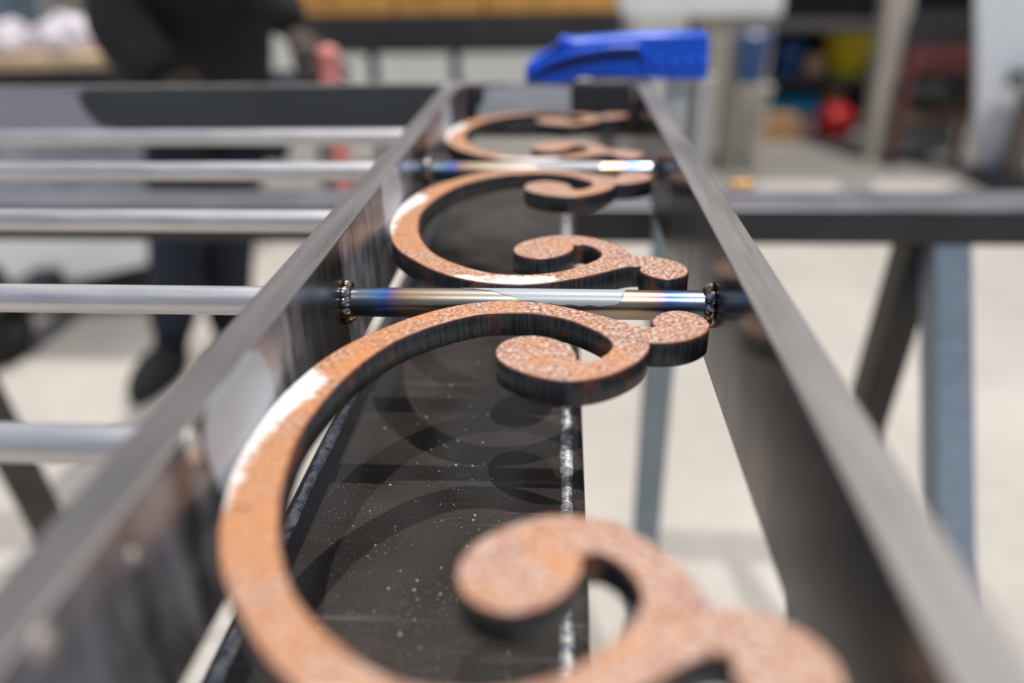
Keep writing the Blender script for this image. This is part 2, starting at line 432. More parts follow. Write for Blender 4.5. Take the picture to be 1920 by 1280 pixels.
def weld_ring(n, R, seed):
    """lumpy fillet of overlapping puddles round a bar end; axis +x leaves the plate"""
    rnd = random.Random(seed); bm = bmesh.new()
    for i in range(n):
        an = 2 * math.pi * i / n + rnd.uniform(-.1, .1)
        r = R + rnd.uniform(-0.5, 0.8)
        rot = Matrix.Rotation(an, 3, 'X') @ Matrix.Rotation(math.radians(-38), 3, 'Y')
        sphere(bm, (1.1 + rnd.uniform(-.3, .5), -r * math.sin(an), r * math.cos(an)), 3.0 + rnd.uniform(-.2, .5), 0.72, 1.0, 0.95, 2, rot)
    me = bpy.data.meshes.new('weld'); bm.to_mesh(me); bm.free(); me.materials.append(M_WELD)
    return me
welds = [weld_ring(10, 6.4, 1), weld_ring(9, 6.6, 5)]
def rodpatch():
    bm = bmesh.new(); nx, na = 60, 26; R = 6.08; g = []
    for i in range(nx + 1):
        x = 47 + (112 - 47) * i / nx
        s = (x - 47) / 65
        a0 = -95; a1 = 40 - 58 * max(0, 0.55 - s) ** 1.0 + 30 * (1 - (1 - min(1, s / 0.9)) ** 2)
        if s > 0.9: 
            q = math.sqrt(max(0, 1 - ((s - 0.9) / 0.1) ** 2)); mid_ = -5; a1 = mid_ + (a1 - mid_) * q; a0 = mid_ + (a0 - mid_) * q
        if s < 0.35: a1 = -12 + (a1 + 12) * (s / 0.35)
        a1 += 2.5 * math.sin(i * 0.9)
        row = []
        for j in range(na + 1):
            an = math.radians(a0 + (a1 - a0) * j / na)   # 0 = straight up, + towards the camera
            row.append(bm.verts.new((x * MM, -R * math.sin(an) * MM, R * math.cos(an) * MM)))
        g.append(row)
    for i in range(nx):
        for j in range(na):
            f = bm.faces.new((g[i][j], g[i + 1][j], g[i + 1][j + 1], g[i][j + 1])); f.smooth = True
    me = bpy.data.meshes.new('p'); bmesh.ops.recalc_face_normals(bm, faces=bm.faces[:]); bm.to_mesh(me); bm.free(); me.materials.append(M_PRIMER2); return me
rp = rodpatch()
for k in (-1, 0, 1):
    r = rod(0, W, k * L, M_TINT, 'cross_bar')
    r['label'] = 'short round bar with blue and straw heat tint at its welded ends'
    for e, me in ((0, welds[0]), (1, welds[1])):
        o = bpy.data.objects.new('weld', me); C.objects.link(o); o.parent = r
        o.location = ((0 if e == 0 else W) * MM, 0, 0)
        if e: o.rotation_euler = (0, 0, math.pi)
    o = bpy.data.objects.new('paint_patch', rp); C.objects.link(o); o.parent = r; o['label'] = 'light grey primer brushed on the bar'

# primer patches on the inner face of the left bar where the scrolls meet it
def face_patch(name, pts, axis, off, parent, lab):
    P = catmull(pts + [pts[0]], 5, pts[-1], pts[1])[:-1]
    bm = bmesh.new()
    def place(p, d):
        return Vector((off + d, p.x, p.y)) * MM if axis == 'x' else Vector((p.x, off - d, p.y)) * MM
    r0 = [bm.verts.new(place(p, 0.02)) for p in P]; r1 = [bm.verts.new(place(p, 0.18)) for p in P]
    bm.faces.new(r1)
    for i in range(len(P)): bm.faces.new((r0[i], r0[(i + 1) % len(P)], r1[(i + 1) % len(P)], r1[i]))
    o = link(name, bm, M_PRIMER, parent); o['label'] = lab; return o
for k in (-1, 0, 1, 2):
    c = -L / 2 + k * L + (-6 if k == 2 else 0)
    sh = random.Random(k)
    pts = [(c - 19, 25.7), (c - 4, 25.9), (c + 11, 25.8), (c + 18, 19), (c + 20, 8), (c + 17, -6), (c + 9, -18), (c - 2, -21), (c - 12, -16), (c - 20, -4), (c - 24, 8), (c - 24, 18)]
    face_patch('paint_patch', [(y + sh.uniform(-1, 1), z) for y, z in pts], 'x', 0.0, gate, 'pale grey primer daubed on the bar face')
face_patch('paint_patch', [(26, 24), (88, 24.5), (92, 20), (92, -2), (84, -8), (50, -10), (20, -8), (14, 4), (20, 14)], 'y', YE, gate, 'pale grey primer daubed on the end bar')

MP = M_PRIMER; M_PRIMER = plain('dull_primer', (0.23, 0.24, 0.29), 0.45, 0.0, 0.08, 20)
face_patch('paint_patch', [(-620, 24), (-350, 25), (-336, 20), (-333, 8), (-324, -6), (-318, -13), (-620, -14)], 'y', YE, gate, 'pale blue grey primer on the left part of the end bar')
M_PRIMER = MP
# ground-back welds: small fillets where the end bar meets the side bars
for x in (-TL, 0, W):
    bm = bmesh.new()
    for i in range(9):
        sphere(bm, (x + (1.6 if x != -TL else -1.6) * (1 if x < W else -1), YE - 1.2, -15 + i * 4.8), 2.6, 1, 1, 0.85, 2)
    link('weld', bm, M_WELD, gate)
for x in (-TL / 2 + 3, -TL / 2 - 4):
    bm = bmesh.new(); sphere(bm, (x, YE, HB - 0.2), 3.2, 1.3, 1.2, 0.5, 2); link('weld', bm, M_BEAD, gate)

M_BARE = plain('bare_ground_metal', (0.62, 0.58, 0.54), 0.38, 0.6)
for y_, z_, r_ in ((-130, 21.5, 4.2), (-187, 20.5, 3.6), (-160, 15, 2.2)):  # flattened lumps added to throw small sun glints off the bar
    bm = bmesh.new(); sphere(bm, (0, y_, z_), r_, 0.3, 0.8, 1.15, 3)
    o = link('glint_weld', bm, M_BARE, gate); o['label'] = 'bright weld lump added on the bar to catch a glint'
# ---- scrolls
UP = dict(
 outer=[(0, 0), (0.3, 10), (1.5, 20), (3.9, 30), (7.2, 41), (13.5, 53.5), (21.5, 63.8), (30, 73), (38.5, 80), (46.5, 84.8), (55, 88), (64, 89.5), (71, 89.4), (82, 87.3), (94, 82), (104, 76.3), (110, 72.3), (116, 69.3), (120.3, 69)],
 curl=[(120.3, 69), (119.6, 74), (122.8, 79.3), (127.3, 82.3), (132, 82.6), (136.6, 80), (139.6, 75.5), (139.8, 69.5), (137, 64), (131.6, 59.6), (125, 57.2), (117.6, 56.8)],
 vol=[(117.6, 56.8), (116.6, 52), (114.2, 46.5), (110.2, 41.3), (104.6, 36.3), (97.6, 32.4), (90, 30.8), (83, 31.6), (76, 34.6), (70, 39), (66.3, 43.3), (64.8, 48.5), (65.6, 54), (69, 58.4), (74, 60.8), (79, 60.8), (84, 59), (88.5, 55.4), (91.2, 51.2), (92.3, 47.5), (92, 44.5)],
 inner=[(92, 44.5), (96, 43.3), (99.8, 45.7), (103, 50.2), (104.3, 54.5), (103.5, 58.7), (101, 62.8), (96.4, 67.8), (91, 72.3), (84, 76.2), (76, 78.5), (68, 79), (58.5, 77.9), (49.5, 73.6), (39, 65.8), (30.5, 56.8), (24, 45.5), (19, 32.5), (15.8, 18.5), (14.2, 7), (13.9, 0)])
def scroll_outline():
    o = catmull(UP['outer'], 5, pre=(0.3, -10)); c = catmull(UP['curl'], 6); v = catmull(UP['vol'], 6); i = catmull(UP['inner'], 5, post=(14.2, -7))
    up = o[:-1] + c[:-1] + v[:-1] + i
    lo = [Vector((p.x, -p.y)) for p in reversed(up[1:-1])]
    return up + lo
OUT = [Vector((p.x, p.y * SCY)) for p in scroll_outline()]
bm = bmesh.new(); prism(bm, OUT, -5.3, 4.7, 0.5, rimmat=2)
bmesh.ops.triangulate(bm, faces=[f for f in bm.faces if len(f.verts) > 4])
bmesh.ops.recalc_face_normals(bm, faces=bm.faces[:])
scm = bpy.data.meshes.new('scroll'); bm.to_mesh(scm); bm.free(); scm.materials.append(M_RUST); scm.materials.append(M_SIDE); scm.materials.append(plain('rust_rim', (0.17, 0.062, 0.036), 0.32, 0.1, 0.45, 260))
for k in range(3):
    o = bpy.data.objects.new('scroll', scm); C.objects.link(o); o.parent = gate
    o.location = (0.1 * MM, (-98.8, 99.7, 293.5)[k] * MM, 0)
    if k == 2: o.scale = (1, 0.915, 1)
    o['label'] = ('nearest rusty C scroll, its tips out of focus', 'middle rusty C scroll beyond the sharp cross bar', 'farthest rusty C scroll against the end bar')[k]

# ------------------------------------------------------------------ glossy tube under the gate, with weld beads along its top edges
ZT = -66.0
tube = thing('steel_box_tube', 'glossy black steel box tube lying lengthwise beneath the rusty scrolls', 'steel tube', (0, 0, ZT - 40))
bm = bmesh.new(); bx(bm, -19, 97.5, -560, 415, 0, 40, 2.2, seg=3)
link('tube_body', bm, M_TUBE, tube)
def bead(x, wd, h, seed):
    rnd = random.Random(seed); bm = bmesh.new(); ny, nx = 2300, 8; rows = []
    ph = 0.0
    for i in range(ny + 1):
        y = -555 + 965 * i / ny
        ph += 0.42 * 6.283 / 1.75 * (0.92 + 0.16 * rnd.random())
        ww = wd * (1 + 0.12 * math.sin(y * 0.11 + seed) + 0.08 * math.sin(y * 0.53))
        row = []
        for j in range(nx + 1):
            s = -1 + 2 * j / nx
            z = h * (1 - s * s) + 0.26 * math.sin(ph + 2.0 * s * s + 1.2 * s) * (1 - 0.6 * s * s)
            row.append(bm.verts.new(((x + s * ww / 2) * MM, y * MM, (40 - 0.1 + z) * MM)))
        rows.append(row)
    for i in range(ny):
        for j in range(nx):
            f = bm.faces.new((rows[i][j], rows[i][j + 1], rows[i + 1][j + 1], rows[i + 1][j])); f.smooth = True
    return bm
link('weld_bead', bead(-14.2, 4.6, 1.1, 2), M_BEAD, tube)
link('weld_bead', bead(90.2, 5.0, 1.0, 9), M_BEAD, tube)
# spatter stuck to the tube
bm = bmesh.new(); rnd = random.Random(3)
for i in range(150):
    cx, cy = rnd.gauss(45, 26), rnd.gauss(-70, 70)
    if not (-8 < cx < 86): continue
    sphere(bm, (cx, cy, 40), rnd.uniform(0.25, 0.75) * (1.3 if rnd.random() < .1 else 1), 1, 1, 0.6, 1)
o = link('spatter', bm, M_BEAD, tube); o['kind'] = 'stuff'

# ------------------------------------------------------------------ trestle carrying it
tr = thing('trestle', 'dark steel trestle with a long cross beam and splayed box legs', 'trestle', (0, 495, ZF))
def child_mb(bmf, name, mat, parent, lab=None):
    bmf.transform(Matrix.Translation(-parent.location))
    o = link(name, bmf, mat, parent)
    if lab: o['label'] = lab
    return o
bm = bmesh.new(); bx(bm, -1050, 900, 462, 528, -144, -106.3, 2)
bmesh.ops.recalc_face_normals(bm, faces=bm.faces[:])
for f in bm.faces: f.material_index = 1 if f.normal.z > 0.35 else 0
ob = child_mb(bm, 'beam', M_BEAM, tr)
ob.data.materials.append(steel('beam_top_lit_steel', (0.11, 0.11, 0.125), (0.18, 0.18, 0.205), 0.35, 0.5, 0.6, streak=(0.1, 1, 1)))  # top face painted lighter for the light it reflects
for X, Yb, mat, lab in ((479, 'n', M_LEG, 'blue grey box leg'), (468, 'f', M_DARKLEG, 'dark box leg')):
    bm = bmesh.new()
    if Yb == 'n': beam(bm, (X, 484, -144), (X, 484 - 414, ZF), 36, 36, Vector((1, 0, 0)))
    else: beam(bm, (X - 3, 506, -144), (X - 8, 566, ZF), 40, 36, Vector((1, 0, 0)))
    child_mb(bm, 'leg', mat, tr, lab)
for X, Yb in ((-680, 'n'), (-680, 'f')):
    bm = bmesh.new()
    if Yb == 'n': beam(bm, (X, 484, -144), (X, 70, ZF), 36, 36, Vector((1, 0, 0)))
    else: beam(bm, (X, 508, -144), (X + 10, 566, ZF), 36, 36, Vector((1, 0, 0)))
    child_mb(bm, 'leg', M_DARKLEG, tr, 'dark box leg')
# wood offcut on the beam
bm = bmesh.new(); p = at(1388, 352, Z=-106)
beam(bm, (p.x - 9, p.y, -103), (p.x + 13, p.y + 6, -103), 14, 6, bev=0.6)
tag(link('wood_offcut', bm, M_ORANGEWOOD), 'small orange offcut of wood on the right arm of the trestle beam', 'wood offcut')

# slim grey stand, its post rises between tube and right bar
st = thing('support_stand', 'slim grey green painted post stand rising between the tube and the right gate bar', 'stand', (187, 405, ZF))
bm = bmesh.new(); beam(bm, (191, 405, ZF + 8), (187, 405, -84), 28, 28, Vector((0, 1, 0)), bev=2); child_mb(bm, 'post', M_GREYLEG, st)
bm = bmesh.new(); bx(bm, 60, 320, 290, 520, ZF, ZF + 8, 1); child_mb(bm, 'base_plate', M_GREYLEG, st)
bm = bmesh.new(); bx(bm, 168, 206, 386, 424, -84, -78, 1); child_mb(bm, 'cap', M_GREYLEG, st)

# ------------------------------------------------------------------ blue clamp on the end bar
YC = 392
cl = thing('blue_clamp', 'bright blue clamp head gripping the end bar above the scroll row', 'clamp', (130, YC, 26))
def uvline(pts, Y, base):
    return [Vector((q.x - base.x, q.z - base.z)) for q in (at(u, v, Y=Y) for u, v in pts)]
base = Vector((130, YC, 26))
shape = [(987, 157), (985, 128), (1000, 112), (1045, 86), (1052, 70), (1075, 74), (1130, 70), (1200, 64), (1322, 62), (1329, 70), (1326, 140), (1318, 147), (1240, 147), (1150, 143), (1085, 143), (1074, 157)]
out = uvline(shape, YC, base)
bm = bmesh.new()
Mx = Matrix(((1, 0, 0, 0), (0, 0, -1, 0), (0, 1, 0, 0), (0, 0, 0, 1)))
prism(bm, out, -26, 6, 2.2, 0, 0, Mx)
bmesh.ops.triangulate(bm, faces=[f for f in bm.faces if len(f.verts) > 4])
child = link('jaw', bm, M_BLUE, cl)
# raised rim around the dark plate (front side)
rim = [(1000, 132), (1030, 116), (1080, 100), (1140, 90), (1195, 88), (1207, 96), (1208, 112)]
bm = bmesh.new(); rl = uvline(rim, YC - 8, base)
for i in range(len(rl) - 1):
    rodm(bm, (rl[i].x, -8, rl[i].y), (rl[i + 1].x, -8, rl[i + 1].y), 2.6, 12)
for q in rl: sphere(bm, (q.x, -8, q.y), 2.6)
link('rim', bm, M_BLUE, cl)
recess_shade = [(1012, 133), (1040, 119), (1085, 104), (1140, 94), (1192, 92), (1200, 98), (1198, 112), (1140, 112), (1080, 122), (1040, 132)]  # flat plate whose darker blue paints the shade of a hollow
bm = bmesh.new(); prism(bm, uvline(recess_shade, YC - 6, base), 5.2, 6.8, 0.4, 0, 0, Mx)
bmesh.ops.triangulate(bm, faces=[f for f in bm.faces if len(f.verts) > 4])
o = link('recess_shade', bm, plain('recess_shade_blue', (0.003, 0.02, 0.16), 0.5), cl); o['label'] = 'darker blue plate painting the shade of the jaw hollow'
for u, v in ((1232, 118), (1262, 121), (1292, 120), (1318, 118)):
    q = uvline([(u, v)], YC - 7, base)[0]
    bm = bmesh.new(); sphere(bm, (q.x, -6.5, q.y), 4.2, 1, 0.5, 1.2); link('knurl', bm, M_BLUE, cl)
bm = bmesh.new()
q0, q1 = at(1271, 148, Y=YC + 6), at(1271, 300, Y=YC + 6)
bx(bm, q0.x - 130 - 9, q0.x - 130 + 9, 2, 12, -100, q0.z - 26 + 4, 1)
o = link('clamp_bar', bm, plain('zinc_bar', (0.42, 0.47, 0.49), 0.4, 0.3), cl); o['label'] = 'pale zinc bar of the clamp'
q = at(1115, 147, Y=YC); q2 = at(1215, 147, Y=YC)
bm = bmesh.new(); bx(bm, q.x - 130 - 2, q2.x - 130, -4, 20, q.z - 26 - 3, q.z - 26 + 1, 0.5); link('pad', bm, M_CLOTHW, cl)

# ------------------------------------------------------------------ background, each thing at its own distance
def box_between(name, u0, v0, u1, v1, Y, depth, mat, parent=None, bev=6, zfloor=False):
    """box whose front face spans the pixels (u0,v0)-(u1,v1) at depth Y"""
    a_, b_ = at(u0, v0, Y=Y), at(u1, v1, Y=Y)
    z0, z1 = min(a_.z, b_.z), max(a_.z, b_.z)
    if zfloor: z0 = ZF
    bm = bmesh.new(); bx(bm, a_.x, b_.x, Y, Y + depth, z0, z1, bev)
    if parent: bm.transform(Matrix.Translation(-parent.location))
    return link(name, bm, mat, parent)

# left: low timber workbench with cloths on it
YB = 2420
p0, p1 = at(-260, 105, Y=YB), at(182, 105, Y=YB)
wb = thing('timber_workbench', 'pale timber workbench at the left with white cloths on top', 'workbench', ((p0.x + p1.x) / 2, YB + 250, ZF))
zt = p1.z
bm = bmesh.new(); bx(bm, p0.x, p1.x, YB, YB + 620, zt - 45, zt, 4); child_mb(bm, 'bench_top', M_WOOD, wb)
bm = bmesh.new(); bx(bm, p0.x + 20, p1.x - 20, YB + 20, YB + 600, zt - 130, zt - 46, 2); child_mb(bm, 'apron', M_IRON, wb)
for x in (p0.x + 40, p1.x - 100):
    for y in (YB + 40, YB + 530):
        bm = bmesh.new(); bx(bm, x, x + 60, y, y + 60, ZF, zt - 131, 2); child_mb(bm, 'leg', M_IRON, wb)
def cloth(u, v, Y, w_, d_, h_, mat, lab, seed):
    c = at(u, v, Y=Y); rnd = random.Random(seed)
    bm = bmesh.new(); bmesh.ops.create_icosphere(bm, subdivisions=4, radius=1)
    for vv in bm.verts:
        k = 1 + 0.16 * math.sin(5 * vv.co.x + seed) * math.cos(6 * vv.co.y) + 0.08 * math.sin(13 * vv.co.y + 4 * vv.co.z)
        vv.co = Vector((vv.co.x * w_ / 2 * k, vv.co.y * d_ / 2 * k, max(-0.35, vv.co.z * k) * h_)) * MM
    o = link('cloth', bm, mat, None, True); o.location = Vector((c.x, Y, zt + 0.35 * h_ + 1)) * MM
    tag(o, lab, 'cloth'); return o
cloth(130, 70, YB + 150, 190, 200, 90, M_CLOTHW, 'crumpled white cloth on the timber workbench beside the worker', 2)
cloth(22, 78, YB + 120, 170, 180, 80, M_CLOTHW, 'crumpled pale cloth at the left end of the timber workbench', 5)
b = box_between('storage_crate', 58, -60, 132, 48, YB + 330, 220, plain('grey_crate_plastic', (0.17, 0.18, 0.17), 0.6), None, 8)
zb = min((b.matrix_world @ Vector(c)).z for c in b.bound_box)
tag(b, 'matt grey crate on the timber workbench behind the white cloths', 'crate')
for v in b.data.vertices:
    if v.co.z < zb + 0.02: v.co.z = (zt + 1) * MM
b = box_between('toolbox', -90, -60, 30, 50, YB + 380, 200, plain('slate_blue_paint', (0.09, 0.15, 0.21), 0.5), None, 10)
tag(b, 'slate blue toolbox at the far left of the timber workbench', 'toolbox')
for v in b.data.vertices:
    if v.co.z < min(q.co.z for q in b.data.vertices) + 0.012: v.co.z = (zt + 1) * MM

# white trailer with a wheel, low at the left
YT = 1680
tl = thing('white_trailer', 'low white trailer with a red corner lamp and black wheel behind the gate', 'trailer', (-1150, YT + 300, ZF))
a0, a1, a2, a3 = at(-330, 250, Y=YT), at(312, 250, Y=YT), at(300, 492, Y=YT), at(36, 548, Y=YT)
bm = bmesh.new()
prof = [Vector((a0.x, a0.z)), Vector((a1.x, a1.z)), Vector((at(316, 440, Y=YT).x, at(316, 440, Y=YT).z)), Vector((a2.x, a2.z)), Vector((a3.x, a3.z)), Vector((a3.x - 60, a3.z + 120)), Vector((a0.x, a3.z + 120))]
prism(bm, prof, -(YT + 620), -YT, 6, 0, 0, Mx)
bmesh.ops.triangulate(bm, faces=[f for f in bm.faces if len(f.verts) > 4])
bm.transform(Matrix.Translation(-tl.location)); link('body', bm, M_WHITE, tl)
cA, cB = at(-330, 250, Y=YT - 12), at(318, 425, Y=YT - 12)
bm = bmesh.new(); bx(bm, cA.x, cB.x, YT - 12, YT + 640, cB.z, a0.z + 14, 8); o = child_mb(bm, 'cover', plain('grey_tarpaulin', (0.25, 0.255, 0.30), 0.7, 0, 0.4, 5), tl); o['label'] = 'grey tarpaulin cover'
q = at(288, 455, Y=YT - 2); bm = bmesh.new(); bx(bm, q.x - 16, q.x + 12, YT - 8, YT + 10, q.z - 16, q.z + 24, 4); child_mb(bm, 'tail_lamp', M_RED, tl)
for px_, Yw in ((6, 1450), (6, 2050)):
    R_ = 88; xw = at(px_, 600, Y=1450).x
    bm = bmesh.new(); rodm(bm, (xw - 22, Yw, ZF + R_), (xw + 22, Yw, ZF + R_), R_, 36)
    bmesh.ops.remove_doubles(bm, verts=bm.verts[:], dist=1e-6)
    bmesh.ops.bevel(bm, geom=[e for e in bm.edges if len(e.link_faces) == 2 and e.calc_face_angle(0) > 1], offset=0.01, segments=2, affect='EDGES')
    wv = child_mb(bm, 'wheel', M_RUBBER, tl)
    bm = bmesh.new(); rodm(bm, (xw - 27, Yw, ZF + R_), (xw + 27, Yw, ZF + R_), 34, 30)
    bm.transform(Matrix.Translation(-tl.location)); link('hub', bm, M_GREYMETAL, wv)
    bm = bmesh.new(); bx(bm, xw - 40, xw - 30, Yw - 30, Yw + 30, ZF + R_ - 20, a3.z + 60, 3); bx(bm, xw + 30, xw + 40, Yw - 30, Yw + 30, ZF + R_ - 20, a3.z + 60, 3)
    bx(bm, xw - 40, xw + 40, Yw - 30, Yw + 300, a3.z + 20, a3.z + 80, 3)
    child_mb(bm, 'fork', M_IRON, tl)
bm = bmesh.new(); bx(bm, -1640, -1180, YT + 100, YT + 500, ZF + 90, ZF + 215, 6); child_mb(bm, 'axle_frame', M_IRON, tl)

# central dark bench with timber laid on it
YS = 2700
q0, q1 = at(556, 66, Y=YS), at(1168, 66, Y=YS)
sb = thing('steel_bench', 'long dark steel bench standing before the white shutter with orange timber on it', 'bench', ((q0.x + q1.x) / 2, YS + 250, ZF))
zt2, zb2 = at(800, 29, Y=YS).z, at(800, 102, Y=YS).z
bm = bmesh.new(); bx(bm, q0.x, q1.x, YS, YS + 90, zb2 + 22, zt2, 4); child_mb(bm, 'rail', M_IRON, sb)
bm = bmesh.new(); bx(bm, q0.x, q1.x, YS + 91, YS + 600, zt2 - 60, zt2, 4); child_mb(bm, 'bench_top', M_IRON, sb)
bm = bmesh.new(); bx(bm, q0.x + 20, q1.x - 20, YS + 20, YS + 60, zb2, zb2 + 20, 3); child_mb(bm, 'stretcher', M_IRON, sb)
for u in (572, 690, 848, 1150):
    x = at(u, 110, Y=YS).x
    bm = bmesh.new(); bx(bm, x - 18, x + 18, YS + 61, YS + 90, ZF, zb2 + 21, 2); child_mb(bm, 'leg', M_IRON, sb)
for i, (u0, u1, hh) in enumerate(((540, 735, 150), (738, 905, 118), (908, 1160, 84))):
    x0, x1 = at(u0, 30, Y=YS).x, at(u1, 30, Y=YS).x
    bm = bmesh.new(); n_ = 3
    o = thing('timber_stack', ('tall stack of orange boards on the left end of the steel bench', 'middle stack of orange boards on the steel bench', 'low stack of orange boards on the right end of the steel bench')[i], 'timber', ((x0 + x1) / 2, YS + 200, zt2), group='orange timber on the bench')
    bm.free()
    k = 0; z = zt2 + 0.5
    while z < zt2 + hh:
        bm = bmesh.new(); bx(bm, x0 + random.uniform(0, 8), x1 - random.uniform(3, 10), YS + 30 + random.uniform(0, 15), YS + 380, z, z + 34, 3)
        child_mb(bm, 'board', M_ORANGEWOOD, o); z += 35
# faded red hydrant-like post seen over the left end bar
q = at(612, 78, Y=1000)
rp_ = thing('red_post', 'faded red post with a round cap standing just right of the worker', 'post', (q.x, 1000, ZF))
bm = bmesh.new(); rodm(bm, (q.x, 1000, ZF + 10), (q.x, 1000, q.z - 20), 16, 24); child_mb(bm, 'post', M_PINK, rp_)
bm = bmesh.new(); sphere(bm, (q.x, 1000, q.z - 20), 19, 1, 1, 0.8, 3); child_mb(bm, 'cap', M_PINK, rp_)
bm = bmesh.new(); rodm(bm, (q.x, 1000, ZF), (q.x, 1000, ZF + 12), 60, 24); child_mb(bm, 'base', M_PINK, rp_)

# cream cabinet with a white top
YK = 3500
cb = thing('cream_cabinet', 'cream metal cabinet under a white worktop right of the blue clamp', 'cabinet', (1000, YK + 200, ZF))
x0, x1 = at(1318, 200, Y=YK).x, at(1432, 200, Y=YK).x
ztop = at(1380, 29, Y=YK).z
bm = bmesh.new(); bx(bm, x0, x1, YK, YK + 450, ZF, ztop - 1, 6); child_mb(bm, 'body', M_CREAM, cb)
for i in range(2):
    xa = x0 + 12 + i * (x1 - x0) / 2; xb = xa + (x1 - x0) / 2 - 20
    bm = bmesh.new(); bx(bm, xa, xb, YK - 14, YK - 1, ZF + 60, ztop - 90, 4); d_ = child_mb(bm, 'door', M_CREAM, cb)
    bm = bmesh.new(); bx(bm, xb - 30 if i == 0 else xa + 18, xb - 18 if i == 0 else xa + 30, YK - 34, YK - 15, -350, -230, 3)
    bm.transform(Matrix.Translation(-cb.location)); link('handle', bm, M_GREYMETAL, d_)
xa = at(1165, 20, Y=YK).x
bm = bmesh.new(); bx(bm, xa, x1 + 20, YK - 30, YK + 480, ztop, ztop + 130, 6); child_mb(bm, 'worktop', M_WHITE, cb)
bm = bmesh.new(); bx(bm, xa + 20, xa + 60, YK, YK + 40, ZF, ztop - 1, 3); child_mb(bm, 'leg', M_CREAM, cb)

# pale post (shelving upright) just right of the clamp
q = at(1326, 150, Y=2300)
bm = bmesh.new(); bx(bm, q.x - 24, q.x + 24, 2300, 2340, ZF, q.z + 10, 3)
tag(link('steel_post', bm, plain('galvanised', (0.40, 0.40, 0.42), 0.45, 0.3)), 'galvanised square post standing in front of the cream cabinet', 'post')

def bucket(name, u0, v0, u1, v1, Y, mat, lab, cat, zbase=None):
    a_, b_ = at(u0, v0, Y=Y), at(u1, v1, Y=Y); r1 = (b_.x - a_.x) / 2; zb_ = b_.z if zbase is None else zbase
    cx = (a_.x + b_.x) / 2
    o = thing(name, lab, cat, (cx, Y + r1, zb_))
    bm = bmesh.new(); seg = 28; prof_ = [(0, 0), (r1 * .8, 0), (r1, a_.z - zb_), (r1 * 1.04, a_.z - zb_), (r1 * 1.04, a_.z - zb_ - 14), (r1 * 0.94, a_.z - zb_ - 14), (r1 * .76, 8), (0, 8)]
    rr = []
    for r_, z_ in prof_:
        rr.append([bm.verts.new(Vector((r_ * math.cos(2 * math.pi * k / seg), r_ * math.sin(2 * math.pi * k / seg), z_)) * MM) for k in range(seg)] if r_ else [bm.verts.new(Vector((0, 0, z_)) * MM)])
    for i in range(len(rr) - 1):
        for k in range(seg):
            A, B = rr[i], rr[i + 1]; k2 = (k + 1) % seg
            if len(A) == 1: f = bm.faces.new((A[0], B[k], B[k2]))
            elif len(B) == 1: f = bm.faces.new((A[k], A[k2], B[0]))
            else: f = bm.faces.new((A[k], A[k2], B[k2], B[k]))
            f.smooth = True
    link('pail', bm, mat, o)
    bm = bmesh.new(); h_ = a_.z - zb_
    pp = [(r1 * math.cos(t_), -r1 * 1.02 * math.sin(t_) * 0.35 - r1 * .8 * math.sin(t_), h_ - 10 - 40 * math.sin(t_)) for t_ in [math.pi * i / 12 for i in range(13)]]
    for i in range(12): rodm(bm, pp[i], pp[i + 1], 3, 8)
    link('handle', bm, M_GREYMETAL, o)
    return o
# shelving in the dark bay
YR = 4300
sx0, sx1 = at(1436, 100, Y=YR).x, at(1690, 100, Y=YR).x
sh = thing('shelving_rack', 'dark steel shelving rack full of tubs in the shaded bay', 'shelving', ((sx0 + sx1) / 2, YR + 200, ZF))
shelf_z = {}
for nm, v in (('a', 48), ('b', 150), ('c', 213)):
    z = at(1540, v, Y=YR).z; shelf_z[nm] = z
    bm = bmesh.new(); bx(bm, sx0, sx1, YR, YR + 420, z - 28, z, 3); child_mb(bm, 'shelf', plain('shelf_board', (0.10, 0.095, 0.09), 0.7) if nm == 'a' else M_IRON, sh)
for x in (sx0, sx1 - 40):
    for y in (YR + 2, YR + 380):
        bm = bmesh.new(); bx(bm, x, x + 38, y, y + 38, ZF, 700, 2); child_mb(bm, 'upright', M_IRON, sh)
bm = bmesh.new(); bx(bm, sx0, sx1, YR + 421, YR + 430, ZF, 700, 0); child_mb(bm, 'back_panel', M_DARK, sh)

bucket('bucket', 1392, 66, 1442, 160, 3300, M_TUBBLUE, 'blue bucket heaped with white rag in front of the cream cabinet', 'bucket')
o = bpy.data.objects['bucket']
bm = bmesh.new(); q_ = at(1417, 72, Y=3345); sphere(bm, (0, 0, q_.z - o.location.z / MM - 8), 44, 1, 1, 0.7, 3); q_ = link('contents', bm, M_CLOTHW, o); q_['label'] = 'white rag heaped in the bucket'
# it stands on a small crate stool
q = at(1417, 160, Y=3300)
stl = thing('stool', 'small cream stool carrying the blue bucket', 'stool', (q.x, 3345, ZF))
bm = bmesh.new(); bx(bm, q.x - 75, q.x + 75, 3270, 3430, q.z - 22, q.z - 1, 4); child_mb(bm, 'seat', M_CREAM, stl)
for dx in (-62, 50):
    for dy in (3280, 3408):
        bm = bmesh.new(); bx(bm, q.x + dx, q.x + dx + 14, dy, dy + 14, ZF, q.z - 23, 1); child_mb(bm, 'leg', M_CREAM, stl)

